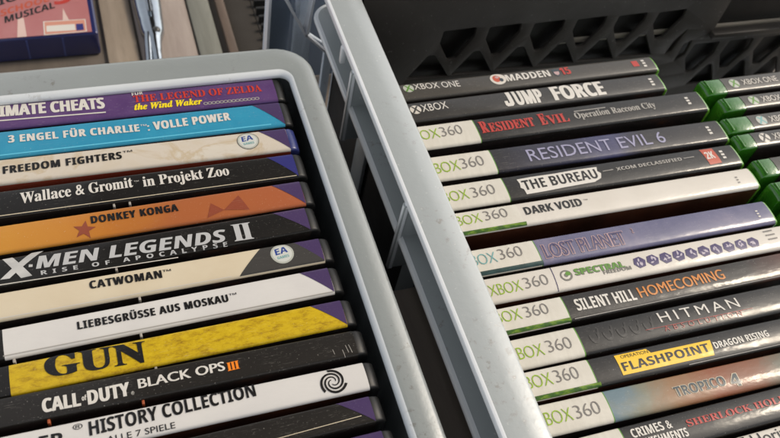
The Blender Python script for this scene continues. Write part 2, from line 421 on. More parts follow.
# ------------------------------------------------------------------ one game case
def game_case(key, label, xa, xb, ya, yb, T, shell, spans, side, z=0, group=None, end=2.4, tilt=0, lend=None):
    """stands on its long side, spine up. xa..xb spine ends, ya/yb spine centre line there (mm)"""
    L = math.hypot(xb-xa, yb-ya); rz = math.atan2(yb-ya, xb-xa)
    t = thing('game_case', label, 'game case', (xa, ya, z-125), rz, group)
    t.rotation_euler.x = tilt
    holder = Vector((0, 0, 125))
    # shell: two covers and a rounded spine with rounded ends
    bm = bmesh.new(); rings = []
    def ring(x, ins, dz):
        c = cross(T, -.12-ins*.5); a = T/2-.12-ins*.5
        r = [(x, y, zz+dz+125) for y, zz in c]
        r += [(x, a, 60), (x, a, 0), (x, -a, 0), (x, -a, 60)]
        return r
    le = end if lend is None else lend
    for x, i, dz in ((-le, 1.3, -2.2), (-le+.35, .7, -1.2), (-le+.9, .3, -.55), (-le+1.7, .08, -.2), (-.1, 0, -.02), (L+.1, 0, -.02), (L+end*.35, .05, -.12), (L+end*.65, .3, -.6), (L+end*.86, .7, -1.3), (L+end, 1.4, -2.6)):
        rings.append(ring(x, i, dz))
    loft(bm, rings, closed=True, caps=True)
    link_mesh('plastic_shell', bm, shell, t)
    # paper insert: spine strip(s) and both sides
    bm = bmesh.new(); mats = [side]
    c = cross(T, .03); a = T/2+.03
    edges = sorted(set([0, L] + [s[0] for s in spans] + [s[1] for s in spans]))
    for x0, x1 in zip(edges[:-1], edges[1:]):
        m = next((s[2] for s in spans if s[0] <= (x0+x1)/2 <= s[1]), side)
        if m not in mats: mats.append(m)
        k = mats.index(m)
        loft(bm, [[(x, y, zz+125.02) for y, zz in c] for x in (x0, x1)], closed=False, slot=k)
    for sgn in (-1, 1):
        q = [bm.verts.new(p) for p in ((0, sgn*a, 123.1), (L, sgn*a, 123.1), (L, sgn*a, 4), (0, sgn*a, 4))]
        f = bm.faces.new(q); f.material_index = 0
    for v in bm.verts: v.co *= MM
    bmesh.ops.remove_doubles(bm, verts=bm.verts, dist=1e-6)
    bmesh.ops.recalc_face_normals(bm, faces=bm.faces)
    me = bpy.data.meshes.new('paper_insert'); bm.to_mesh(me); bm.free()
    for m in mats: me.materials.append(m)
    me.polygons.foreach_set('use_smooth', [True]*len(me.polygons)); me.set_sharp_from_angle(angle=math.radians(50))
    o = bpy.data.objects.new('paper_insert', me); COL.objects.link(o); o.parent = t
    # little moulded index tabs of the clasp between neighbouring cases
    t['_'] = 0; del t['_']
    return t, L, rz
def to_local(t, xa, ya, rz):
    ca, sa = math.cos(rz), math.sin(rz)
    return lambda x, y: ((x-xa)*ca+(y-ya)*sa, -(x-xa)*sa+(y-ya)*ca)
def add_print(t, P): P.finish(t)

# ------------------------------------------------------------------ LEFT CRATE CASES
BLK = ink('print_black', (.011,.010,.009), .9)
BLKB = ink('print_charcoal', (.017,.015,.013), 1.3)
SIDE_DK = mottled('side_dark', [(.3,(.010,.010,.010)),(.55,(.03,.022,.02)),(.72,(.10,.04,.02))], 30, (1,1,3))
SIDE_RED = mottled('side_red', [(.3,(.25,.03,.015)),(.6,(.35,.06,.03)),(.75,(.45,.4,.36))], 18)
SIDE_BRN = mottled('side_brown', [(.3,(.02,.010,.006)),(.6,(.08,.025,.012)),(.8,(.12,.05,.03))], 25)
PURP = mottled('print_purple', [(.3,(.085,.040,.135)),(.7,(.11,.055,.165))], 90)
BLUE = mottled('print_blue', [(.3,(.025,.23,.38)),(.7,(.035,.28,.43))], 60)
WORN = mottled('print_worn_white', [(.30,(.55,.48,.38)),(.46,(.57,.51,.43)),(.53,(.50,.41,.29)),(.60,(.58,.53,.45)),(.8,(.60,.56,.49))], 38, (1,1.3,1), dist=.8)
CREAM = mottled('print_cream', [(.3,(.58,.49,.35)),(.7,(.62,.54,.40))], 50)
WHITE = mottled('print_white', [(.3,(.58,.56,.54)),(.7,(.63,.61,.58))], 50)
WHITE2 = mottled('print_white_warm', [(.3,(.57,.53,.47)),(.7,(.62,.58,.52))], 50)
ORANGE = along('print_orange', [(0,(.52,.23,.03)),(.30,(.46,.17,.025)),(.55,(.36,.11,.035)),(1,(.36,.10,.04))], 55, 170, (45,.25))
GOLD = mottled('print_gold', [(.28,(.16,.09,.01)),(.40,(.36,.22,.01)),(.50,(.52,.35,.01)),(.72,(.64,.45,.02))], 210, (1,2.2,1), detail=10, rough=.8, dist=.25)

left = [
 ('zelda', 'purple spined case with red serif and yellow lettering, farthest back in its column', [('P', -99, 999, PURP)], SIDE_DK, CASEBLK),
 ('engel', 'bright blue spined case with white lettering and a purple corner', [('P', -99, 999, BLUE)], SIDE_BRN, CASEBLK),
 ('freedom', 'stained off white spined case with black capitals, round badge and brown blotches', [('P', -99, 999, WORN)], SIDE_RED, CASEBLU),
 ('wallace', 'black spined case with white old style serif lettering, between stained white and orange cases', [('P', -99, 999, BLK)], SIDE_DK, CASEBLK),
 ('donkey', 'orange spined case with black capitals and a maroon star', [('P', -99, 999, ORANGE)], SIDE_DK, CASEBLK),
 ('xmen', 'black spined case with a big silver X and slanted silver capitals', [('P', -99, 999, BLK)], SIDE_DK, CASEBLK),
 ('catwoman', 'cream spined case with black slanted end section and round badge', [('P', -99, 999, CREAM)], SIDE_DK, CASEBLK),
 ('moskau', 'clean white spined case with small black capitals and purple corner', [('B', -99, -42.7, BLK), ('P', -42.7, 999, WHITE)], SIDE_DK, CASEBLK),
 ('gun', 'golden yellow spined case with one large black serif word', [('B', -99, -41.4, BLK), ('P', -41.4, 999, GOLD)], SIDE_DK, CASEBLK),
 ('duty', 'charcoal spined case with white capitals and a small orange numeral', [('P', -99, 999, BLKB)], SIDE_DK, CASEBLK),
 ('history', 'white spined case with bold black capitals and a black spiral emblem', [('P', -99, 999, WHITE)], SIDE_BRN, CASEBLK),
 ('black', 'scuffed untitled black spined case with purple corner, next to the case with spiral emblem', [('P', -99, 999, BLKB)], SIDE_DK, CASEBLK),
 ('last', 'black spined case at the bottom edge, just its purple corner showing', [('P', -99, 999, BLKB)], SIDE_DK, CASEBLK),
]
QUADS['black'] = [[-46, 112.6], [-46, 102.5], [74.9, 113.4], [74.3, 103.1]]
QUADS['last'] = [[-46, 99.5], [-46, 88], [75.5, 100.1], [75, 88.5]]
QUADS['gun'] = [[-44.08, 152.9], [-44.6, 140.5], [75.7, 153.4], [75.0, 142.6]]
QUADS['zelda'][0][1] = 275.2; QUADS['zelda'][2][1] = 274.4
PR = {}; GEO = {}
def diag(P, loc, key, xr, x_top, yt, yb, mat):
    a = loc(x_top, yt); b = loc(xr, yt); c = loc(xr, yb)
    T = P.T; P.on('corner_flash')
    P.poly([(a[0], T/2*.95), (b[0]-.05, T/2*.95), (c[0]-.05, -T/2*.93)], mat, .02)
for i, (key, label, sp, side, shell) in enumerate(left):
    tl, bl, tr, br = QUADS[key]
    xr = (tr[0]+br[0])/2; xl = -94 + random.uniform(-.6, .6)
    yl_ = (tl[1]+bl[1])/2; yr_ = (tr[1]+br[1])/2; x_l = (tl[0]+bl[0])/2
    T = ((tl[1]-bl[1])+(tr[1]-br[1]))/2
    slope = (yr_-yl_)/(xr-x_l)
    ya = yr_-(xr-xl)*slope; yb = yr_
    spans = [(max(0, s0-xl), min(999, s1-xl), m) for _, s0, s1, m in sp]
    L = math.hypot(xr-xl, yb-ya)
    spans = [(a, min(b, L), m) for a, b, m in spans]
    t, L, rz = game_case(key, label, xl, xr, ya, yb, T, shell, spans, side, end=4.3, lend=2.4, group='game cases standing in the left grey crate')
    loc = to_local(t, xl, ya, rz)
    P = Print(T); PR[key] = (P, loc, t); GEO[key] = (xl, xr, ya, yb, T, L)
    if key not in ('zelda', 'duty', 'history'):
        x_top = {'engel':63.9,'freedom':63.2,'wallace':63.5,'donkey':62.1,'xmen':59.3,'catwoman':64.3,'moskau':63.1,'gun':63.4,'black':62.5,'last':62.5}[key]
        diag(P, loc, key, xr, x_top, yr_+T/2, yr_-T/2, INK('navy') if key in ('wallace',) else ink('print_violet', (.060,.036,.105)))

# ------------------------------------------------------------------ RIGHT CRATE CASES (column A)
LILAC = mottled('print_lilac', [(.3,(.09,.09,.17)),(.5,(.13,.125,.21)),(.7,(.21,.18,.25))], 35)
DKBLUE = along('print_dark_blue', [(0,(.012,.010,.010)),(.35,(.03,.03,.06)),(.5,(.05,.05,.12)),(.65,(.022,.02,.022)),(1,(.02,.018,.017))], 30, 160, (50,.3))
TROP = along('print_sunset', [(0,(.13,.19,.22)),(.14,(.19,.19,.14)),(.3,(.26,.15,.075)),(.5,(.24,.08,.035)),(.8,(.20,.085,.045)),(1,(.10,.13,.10))], 35, 118, (50,.45))
XSTRIP = mottled('print_strip_white', [(.3,(.56,.53,.46)),(.7,(.63,.60,.53))], 70, (6,1,1))
XONE = ink('print_warm_grey', (.055,.050,.043), .8)
XONE2 = ink('print_dark_grey', (.035,.033,.031), .8)
HOME = along('print_dark_rust', [(0,(.014,.012,.011)),(.7,(.022,.018,.014)),(1,(.09,.03,.018))], 30, 160, (40,.3))
GE = ink('print_green_edge', (.10,.26,.03))
right = [
 ('madden', 'brownish grey spined case with oval badge and red number, farthest back of its column', [(-9,999,XONE)], SIDE_DK, 0),
 ('jump', 'dark grey spined case with chunky white capitals', [(-9,999,XONE2)], SIDE_DK, 0),
 ('racoon', 'black spined case with large red serif capitals and white strip at left', [(-9,161.8,XSTRIP),(162.2,999,BLK)], SIDE_DK, 1),
 ('evil', 'dark blue black spined case with thin pale lilac capitals', [(-9,162.6,XSTRIP),(163,999,DKBLUE)], SIDE_DK, 1),
 ('bureau', 'black spined case with black letters on a torn white patch and red square', [(-9,162,XSTRIP),(162.4,999,BLK)], SIDE_DK, 1),
 ('void', 'all cream white spined case with two short black words', [(-9,162.9,XSTRIP),(162.9,999,WHITE2)], SIDE_BRN, 0),
 ('planet', 'dusty lilac blue spined case with outlined lettering', [(-9,162.4,XSTRIP),(162.8,999,LILAC)], SIDE_DK, 0),
 ('hexes', 'white spined case with a row of purple hexagons', [(-9,999,WHITE2)], SIDE_BRN, 0),
 ('silent', 'dark spined case with white and orange lettering', [(-9,162.6,XSTRIP),(163,999,HOME)], SIDE_DK, 1),
 ('hitman', 'black spined case with thin spaced white capitals over dark red ones', [(-9,161.8,XSTRIP),(162.3,999,BLK)], SIDE_DK, 1),
 ('flash', 'black spined case with a yellow title plate', [(-9,160.8,XSTRIP),(161.2,999,BLK)], SIDE_BRN, 1),
 ('tropico', 'case with spine fading from blue to orange and slate grey lettering', [(-9,160.8,XSTRIP),(161.2,999,TROP)], SIDE_DK, 1),
 ('sherlock', 'black spined case with condensed white and red serif capitals, near the bottom edge', [(-9,160.4,XSTRIP),(160.8,999,BLK)], SIDE_DK, 1),
 ('next', 'white spined case in the bottom right corner, only part of its title showing', [(-9,999,WHITE2)], SIDE_DK, 0),
]
QUADS['sherlock'] = [[135, 80.3], [135, 67.5], [234, 79.5], [227, 67.0]]
QUADS['next'] = [[135, 65.6], [135, 53], [224, 65.4], [220, 52.5]]
ends = dict(madden=274.5, jump=271.5, racoon=287.5, evil=287, bureau=285.5, void=286, planet=282)
for i, (key, label, sp, side, ge) in enumerate(right):
    tl, bl, tr, br = QUADS[key]
    xr = ends.get(key, 285 + random.uniform(-1, 1)); xl = 128.6 + random.uniform(-.4, .6)
    yl_ = (tl[1]+bl[1])/2; yr_ = (tr[1]+br[1])/2; x_l = (tl[0]+bl[0])/2; x_r = (tr[0]+br[0])/2
    T = ((tl[1]-bl[1])+(tr[1]-br[1]))/2
    slope = (yr_-yl_)/(x_r-x_l)
    ya = yl_+(xl-x_l)*slope; yb = yl_+(xr-x_l)*slope
    L = math.hypot(xr-xl, yb-ya)
    spans = []
    for s0, s1, m in sp: spans.append((max(0, s0-xl), min(L, s1-xl), m))
    if len(spans) == 2 and spans[0][1] < spans[1][0]: spans.insert(1, (spans[0][1], spans[1][0], GE))
    t, L, rz = game_case(key, label, xl, xr, ya, yb, T, CASEGRE, spans, side, end=2.6, lend=.6, group='game cases standing in the right grey crate')
    P = Print(T); loc = to_local(t, xl, ya, rz); PR[key] = (P, loc, t); GEO[key] = (xl, xr, ya, yb, T, L)

# ------------------------------------------------------------------ printing
for key, st, style, colr, x0, y0, x1, y1, h in TEXTS:
    P, loc, t = PR[key]
    a = loc(x0, y0); b = loc(x1, y1)
    P.on('platform_logo' if st in ('XBOX', '360', 'XBOX ONE') else 'small_print' if st in ('RISE OF APOCALYPSE', 'AUSGABE - ALLE 7 SPIELE', 'the Wind Waker', 'FÜR', 'Operation Raccoon City', 'XCOM DECLASSIFIED', 'FREEDOM', 'ABSOLUTION', 'OPERATION', 'DRAGON RISING', 'BLACK OPS', 'HOMECOMING', 'THE LEGEND OF ZELDA') else 'publisher_mark' if st in ('2K',) else 'edition_number' if (st in ('15', '2') or colr == 'orange') else 'title_lettering')
    if key == 'planet' and style == 'narrow':
        a = (a[0]+1.5, a[1])
        P.text(st, style, INK('pink'), a[0]-.1, a[1]-.15, b[0]+.25, b[1]-.15, h*1.04, .06, fat=.13)
        P.text(st, style, ink('print_lilac_letter', (.07,.06,.13)), a[0]+.22, a[1]+.1, b[0]-.05, b[1]+.1, h*.97, .11, fat=.04); continue
    if st == 'JUMP FORCE':
        w = (b[0]-a[0])
        P.text('UMP', style, INK(colr), a[0]+w*.105, a[1], a[0]+w*.375, (a[1]+b[1])/2, h, .09, fat=.07)
        P.text('FORCE', style, INK(colr), a[0]+w*.475, a[1], b[0], b[1], h, .09, fat=.10)
        J = [(.30,1),(.56,1),(.56,.12),(.44,0),(.10,0),(0,.1),(0,.36),(.2,.36),(.2,.2),(.30,.2)]
        V = [(a[0]+x*w*.15, a[1]+y*h) for x, y in J]
        P.add(V, [(0,1,2,9),(2,3,4,8,9),(4,5,6,7,8)], INK(colr), .09); continue
    if st == 'RESIDENT EVIL':
        a = (a[0]+1.4, a[1]); w = b[0]-a[0]
        for s_, p, q, k in (('R',0,.085,1),('ESIDENT',.09,.60,.76),('E',.665,.745,1),('VIL',.75,1,.76)):
            P.text(s_, style, INK(colr), a[0]+w*p, a[1]+.2, a[0]+w*q, b[1], h*.9*k, .09, fat=.06)
        continue
    if st == 'TROPICO' or (key == 'tropico' and st == '4'):
        P.text(st, 'bold', INK('cream'), a[0]-.3, a[1]-.1, b[0]+.3, b[1]-.1, h*1.06, .05, fat=.14)
    if st == 'SPECTRAL':
        P.text(st, style, INK('grey2'), a[0]+.3, a[1]-.3, b[0]+.3, b[1]-.3, h, .05)
    if key == 'gun': h *= .94
    if key in ('engel', 'freedom', 'donkey', 'catwoman', 'moskau') and style == 'heavy': style = 'spread'
    if st == 'FÜR': a = (a[0], a[1]-1.0); b = (b[0], b[1]-1.0)
    if st == 'MEN LEGENDS': a = (a[0]+1.2, a[1]+.3)
    if st.startswith('RISE'): a = (a[0], a[1]-.35); b = (b[0], b[1]-.35); h *= .9
    P.text(st, style, INK(colr), a[0], a[1], b[0], b[1], h, .09)
def pr(key, part='ornament'): P, loc, t = PR[key]; P.on(part); return P, (lambda pts: [loc(*p) for p in pts])
def bar(P, f, x0, y0, x1, y1, w, mat, lvl=.05):
    (ax, ay), (bx, by) = f([(x0, y0), (x1, y1)]); dx, dy = bx-ax, by-ay; l = math.hypot(dx, dy); nx, ny = -dy/l*w/2, dx/l*w/2
    P.poly([(ax-nx, ay-ny), (bx-nx, by-ny), (bx+nx, by+ny), (ax+nx, ay+ny)], mat, lvl)
P, f = pr('zelda')
bar(P, f, -50, 265.4, 2.6, 263.6, .55, INK('white'))
for i in range(14):
    x = 44.5+i*1.75; (cx, cy), = f([(x, 262.6-.02*i)])
    P.ell(cx, cy, 1.05, .75, INK('grey'), .05, 14, .62)
bar(P, f, 18, 275.0, 30, 275.0, .5, INK('brick'))
P, f = pr('engel'); 
bar(P, f, -90, 246.6, 70, 246.2, .6, ink('print_lightblue', (.10,.45,.62)), .03)
def badge(key, x, y, r):
    P, f = pr(key, 'badge'); (cx, cy), = f([(x, y)])
    P.ell(cx, cy, r, r, INK('dimgrey'), .03); P.ell(cx, cy, r*.95, r*.95, INK('ball'), .04); P.ell(cx, cy, r*.8, r*.8, ink('badge_pale', (.55,.56,.52)), .05)
    P.text('EA', 'bold', INK('blue'), cx-r*.55, cy-r*.1, cx+r*.5, cy+.05*r, r*.62, .09)
    P.text('GAMES', 'bold', INK('tealx'), cx-r*.5, cy-r*.5, cx+r*.5, cy-r*.42, r*.25, .09)
badge('freedom', 58.0, 238.0, 4.7); badge('catwoman', 58.8, 178.2, 4.8)
P, f = pr('catwoman')
T = P.T; (ax, _), (bx, _), (cx, _) = f([(51.3, 183), (40.8, 172), (74.5, 172)])
P.poly([(ax, T/2*.95), (cx, T/2*.95), (cx, -T/2*.95), (bx, -T/2*.95)], INK('dimgrey'), .012)
P, f = pr('donkey')
def star(P, cx, cy, r, mat, rot=.3):
    pts = [(cx+(r if i % 2 == 0 else r*.42)*math.cos(rot+i*math.pi/5), cy+(r if i % 2 == 0 else r*.42)*math.sin(rot+i*math.pi/5)) for i in range(10)]
    V = pts+[(cx, cy)]; P.add(V, [(i, (i+1) % 10, 10) for i in range(10)], mat, .02)
MAROON = ink('print_maroon', (.25,.06,.03))
(cx, cy), = f([(-12, 203.6)]); star(P, cx, cy, 4.3, MAROON, .1)
(cx, cy), = f([(42, 207.0)])
P.poly([(cx-8, -5.5), (cx-5.5, 1.0), (cx-1, -3.2)], MAROON, .02); P.poly([(cx-1, -3.2), (cx+6.0, 3), (cx+9, -4.8)], MAROON, .02)
P, f = pr('xmen')
SIL = mottled('print_silver', [(.3,(.30,.30,.30)),(.7,(.58,.57,.55))], 60, (1,2,1))
P.poly(f([(-41.4, 196.0), (-38.1, 196.5), (-31.7, 186.6), (-35.5, 186.3)]), SIL, .05)
P.poly(f([(-27.2, 197.3), (-31.3, 197.2), (-42.4, 186.9), (-39.3, 186.8)]), SIL, .07)
P.poly(f([(-32.5, 191.4), (-31.2, 191.3), (-31.3, 190.2), (-32.6, 190.3)]), SIL, .05)
bar(P, f, -90, 185.2, 20, 184.9, .35, INK('offw'))
P, f = pr('moskau'); bar(P, f, -43, 155.9, 74, 157.6, .35, INK('grey'), .03)
P, f = pr('history'); (cx, cy), = f([(63.7, 121.0)])
def spiral(P, cx, cy, turns, r0, r1, w, ph, mat):
    V = []; n = 60
    for i in range(n+1):
        a = ph+turns*2*math.pi*i/n; r = r0+(r1-r0)*i/n; ww = w*(.35+.65*i/n)
        V += [(cx+(r-ww/2)*math.cos(a), cy+(r-ww/2)*math.sin(a)), (cx+(r+ww/2)*math.cos(a), cy+(r+ww/2)*math.sin(a))]
    P.add(V, [(2*i, 2*i+2, 2*i+3, 2*i+1) for i in range(n)], mat, .06)
for k in range(3): spiral(P, cx, cy, .95, .9, 4.7, .95, k*2.09, INK('ink'))
P, f = pr('black'); bar(P, f, 20, 104.5, 70, 106.3, .22, INK('cream'), .03)
# pale worn fold lines along the near edge of some inserts, and scratches
for key, c, xa_, xb_ in (('wallace', 'cream', -90, 74), ('catwoman', 'offw', -50, 40), ('silent', 'grey', 164, 284), ('flash', 'grey', 200, 284)):
    P, loc, t = PR[key]; P.on('fold_line'); x0 = loc(xa_, 0)[0]; x1 = loc(xb_, 0)[0]; yy = -P.T/2*.90
    P.poly([(x0, yy), (x1, yy), (x1, yy+.22), (x0, yy+.28)], INK(c), .03)
for key, xs in (('duty', (66, 69.5, 71, 72.2)),):
    P, loc, t = PR[key]; P.on('scratches')
    for i, x in enumerate(xs):
        x = loc(x, 0)[0]; y = P.T*random.uniform(-.25, .2); l = random.uniform(1.2, 3.2) if key == 'duty' else .9
        P.poly([(x, y), (x+.18, y+.05), (x+.5+.12*i, y-l), (x+.35+.1*i, y-l-.1)], INK('grey'), .04+.004*i)
# platform marks
def xball(key, x, y, r, c1='ball', c2='leaf'):
    P, f = pr(key, 'ball_logo'); (cx, cy), = f([(x, y)])
    P.ell(cx, cy, r, r, INK(c1), .04)
    for s in (-1, 1): P.poly([(cx-r*.62*s-.18*r, cy-r*.78), (cx-r*.62*s+.22*r, cy-r*.78), (cx+r*.5*s+.16*r, cy+r*.8), (cx+r*.5*s-.2*r, cy+r*.8)], INK(c2), .06+.01*s)
xball('madden', 138.3, 258.2, 2.6); xball('jump', 137.2, 244.4, 2.7, 'offw', 'dimgrey')
P, f = pr('madden', 'oval_emblem'); (cx, cy), = f([(185, 258.0)])
P.ell(cx, cy, 4.2, 3.7, INK('offw'), .03); P.ell(cx-.8, cy+.2, 2.1, 2.3, INK('brick'), .05); P.ell(cx+1.4, cy-.9, 1.1, 1.2, INK('slate'), .06); P.ell(cx-.3, cy+1.1, 1.0, .8, INK('pink'), .07)
P.on('shield_emblem'); (cx, cy), = f([(217.3, 258)])
P.poly([(cx-2.1, cy+2.2), (cx, cy+2.8), (cx+2.1, cy+2.2), (cx+1.9, cy-1.2), (cx, cy-2.8), (cx-1.9, cy-1.2)], INK('slate'), .03)
P.poly([(cx-1.5, cy+.6), (cx+1.5, cy+.6), (cx+1.3, cy-1.0), (cx, cy-2.0), (cx-1.3, cy-1.0)], INK('pink'), .06)
P.on('publisher_mark'); (cx, cy), = f([(263.5, 258)])
P.poly([(cx-1.8, cy-1.8), (cx+1.8, cy-1.8), (cx+1.8, cy+2.2), (cx-1.8, cy+2.2)], INK('red'), .04)
for key, x, y in (('madden', 268.6, 258), ('jump', 266.0, 244.6), ('racoon', 279, 229.2), ('evil', 279.5, 208.8), ('bureau', 277.8, 193.2)):
    P, f = pr(key, 'edge_print'); (cx, cy), = f([(x, y)])
    for k in range(3): P.poly([(cx-.9, cy-2.6+1.9*k), (cx+.9, cy-2.6+1.9*k), (cx+.9, cy-1.4+1.9*k), (cx-.9, cy-1.4+1.9*k)], INK('white'), .05)
for key, x, y in (('void', 276.5, 177.5), ('planet', 275.0, 157.5)):
    P, f = pr(key, 'edge_print'); (cx, cy), = f([(x, y)])
    for k in range(3): P.poly([(cx-.6, cy-2.0+1.5*k), (cx+.6, cy-2.0+1.5*k), (cx+.6, cy-1.3+1.5*k), (cx-.6, cy-1.3+1.5*k)], INK('greyx' if key == 'void' else 'offw'), .05)
P, f = pr('racoon'); bar(P, f, 214.5, 231.4, 232, 231.5, .5, INK('grey'))
P, f = pr('bureau')
P.poly(f([(168.9, 196.6), (176, 196.9), (188, 196.8), (200, 197.2), (209.9, 197.0), (208.9, 194.5), (210.2, 193), (209.0, 190.4), (205, 188.9), (190, 188.6), (180, 188.2), (170.4, 188.1), (170.0, 190.8), (168.8, 191.8), (169.3, 194.0)]), INK('white'), .05)
bar(P, f, 211.6, 193.9, 217.2, 194.0, .35, INK('grey')); bar(P, f, 256, 194.2, 262, 194.3, .35, INK('grey'))
P.on('publisher_mark'); P.poly(f([(267.2, 198.0), (274.4, 197.8), (274.8, 188.6), (267.9, 188.4)]), INK('brick'), .04)
GRS = mottled('print_grass', [(.35,(.012,.03,.012)),(.5,(.05,.13,.012)),(.65,(.22,.34,.02)),(.8,(.06,.10,.02))], 130, (1,3,1))
TEA = mottled('print_teal_strip', [(.35,(.012,.03,.03)),(.6,(.03,.07,.07)),(.75,(.02,.02,.015))], 120, (1,3,1))
for key, m, xe in (('void', GRS, 163), ('planet', TEA, 162), ('silent', GRS, 162.5), ('flash', GRS, 160.7)):
    P, f = pr(key, 'lower_band'); (ax, _), (bx, _) = f([(127.5, 0), (xe, 0)]); P.poly([(ax, -P.T/2*.985), (bx, -P.T/2*.985), (bx, -P.T/2*.72), (ax, -P.T/2*.74)], m, .02)
P, f = pr('hexes')
bar(P, f, 163.6, 139, 164.6, 150.6, .3, INK('hexp')); (cx, cy), = f([(169.6, 145.0)])
P.ell(cx, cy, 2.7, 2.6, INK('grey2'), .04); P.ell(cx-.2, cy, 1.9, 1.8, INK('offw'), .05, r_in=.5); P.ell(cx+1.0, cy+.7, 1.2, 1.0, INK('leaf'), .07)
for i in range(10):
    P.on('hexagon_row'); (cx, cy), = f([(204.6+6.5*i, 144.5-.12*i)])
    pts = [(cx+3.1*math.cos(a*math.pi/3+.2), cy+2.9*math.sin(a*math.pi/3+.2)) for a in range(6)]
    P.poly(pts, INK('hexp'), .04)
    rnd = random.Random(i)
    for k in range(4):
        a = rnd.uniform(0, 6.28); r = rnd.uniform(.5, 1.5); px, py = cx+r*math.cos(a), cy+r*math.sin(a); q = rnd.uniform(0, 3)
        P.poly([(px+1.25*math.cos(q), py+1.25*math.sin(q)), (px+.45*math.cos(q+1.6), py+.45*math.sin(q+1.6)), (px+1.0*math.cos(q+3.1), py+1.0*math.sin(q+3.1)), (px+.45*math.cos(q+4.7), py+.45*math.sin(q+4.7))], ink('print_pale_violet', (.45,.40,.46)), .055+.006*k)
P.on('edge_print')
for r_, yy in enumerate((147.8, 145.6, 143.4)): bar(P, f, 271.5, yy, 276.5, yy, .7, INK('greyx'))
P, f = pr('hitman')
DIM = ink('print_dim', (.030,.028,.026))
for i in range(5):
    x = 166+i*6.2
    (cx, cy), = f([(x+2.5, 116.5)]); P.ell(cx, cy, 2.2, 3.2, DIM, .03+.004*i, r_in=.62, a0=math.pi*.9, a1=math.pi*2.15); bar(P, f, x+4.4, 116, x+5.3, 119.5, .8, DIM, .036+.004*i)
bar(P, f, 191, 114.2, 243, 113.4, .22, INK('dred'))
P, f = pr('flash')
P.on('title_plate'); P.poly(f([(172.6, 106.9), (187.1, 106.7), (188.2, 104.6), (215.8, 104.2), (214.2, 97.7), (172.4, 98.4)]), INK('gold'), .04)
P, f = pr('sherlock')
def txt(key, st, style, colr, x0, y0, x1, y1, h):
    P, loc, t = PR[key]; a = loc(x0, y0); b = loc(x1, y1); P.text(st, style, INK(colr), a[0], a[1], b[0], b[1], h)
PR['sherlock'][0].on('series_lettering')
txt('sherlock', 'CRIMES &', 'bold', 'white', 164.0, 74.6, 181.3, 74.6, 3.4)
txt('sherlock', 'PUNISHMENTS', 'bold', 'white', 164.0, 70.4, 186.0, 70.2, 3.2)
PR['sherlock'][0].on('title_lettering')
txt('sherlock', 'SHERLOCK HOLMES', 'serif', 'red', 187.3, 73.4, 241, 72.9, 2.6)
PR['next'][0].on('title_lettering')
txt('next', 'T Horizon', 'reg', 'ink', 203, 60.6, 232, 60.4, 4.2)
for key, (P, loc, t) in PR.items():
    add_print(t, P)
# clasp tabs: tiny pale lugs between the left cases
def lugs(key, xs, mat):
    xl, xr, ya, yb, T, L = GEO[key]; t = PR[key][2]
    for x in xs:
        bm = bmesh.new(); box(bm, x-.45, x+.45, -T/2-1.5, -T/2+.1, 121.0, 123.4, .2); link_mesh('clasp_lug', bm, mat, t)
LUGM = plastic('lug_pale', (.40,.37,.33), .4); LUGO = plastic('lug_orange', (.40,.09,.03), .4)
lugs('wallace', (94, 100), LUGM); lugs('xmen', (91,), LUGM); lugs('catwoman', (98,), LUGM); lugs('moskau', (54, 96), LUGM)
lugs('gun', (99,), LUGM); lugs('duty', (63, 93), LUGO)

# ------------------------------------------------------------------ column B
gb = [(306.0,242.2,231.4,293.5,'E'),(310,228.6,219.2,297,'E'),(306,215.4,205.4,290.5,'b'),(300.6,204.2,194.6,290,'x'),(302,187.8,176.8,291.5,'E'),(303,173.5,162.5,292,'E'),(302,159,148,291,'x')]
labels = ['grey spined case with pale ball logo, farthest in the right-hand row with green ends',
 'grey spined case second in the right-hand row, its green end stepped to the right',
 'grey spined case with pale blue ball logo in the right-hand row',
 'near black spined case with pale ball logo in the right-hand row',
 'grey spined case beside the end of the cream white case, shiny green end',
 'grey spined case with bluish green end just below the shiny one, at the right edge',
 'dark spined case at the right edge, nearest of the right-hand row']
for (xl, yt, yb_, xg, kind), lab in zip(gb, labels):
    T = yt-yb_; yc = (yt+yb_)/2
    mt = XONE2 if kind == 'x' else XONE
    t, L, rz = game_case('colb', lab, xl, xl+150, yc, yc-.6, T, CASEGRN, [(0, 151, mt)], SIDE_DK, z=0, end=2.5, lend=xl-xg, group='game cases in the right-hand row')
    P = Print(T)
    P.on('ball_logo'); P.ell(6.5, 0, 3.0, 3.0, INK('ball' if kind != 'x' else 'offw'), .04)
    c2 = 'leaf' if kind == 'E' else ('tealx' if kind == 'b' else 'dimgrey')
    for s in (-1, 1): P.poly([(6.5-1.9*s-.5, -2.3), (6.5-1.9*s+.7, -2.3), (6.5+1.5*s+.5, 2.4), (6.5+1.5*s-.6, 2.4)], INK(c2), .06+.01*s)
    P.on('platform_logo'); P.text('XBOX ONE', 'reg', INK('offw'), 11.5, -1.9, 34, -1.9, 3.7)
    add_print(t, P)
    # moulded ridges on the bare green end
    bm = bmesh.new()
    x = xg-xl+2.4
    box(bm, x, x+1.0, -T*.40, T*.40, 124.2, 125.3, .45)
    link_mesh('moulded_ridge', bm, CASEGRN, t)

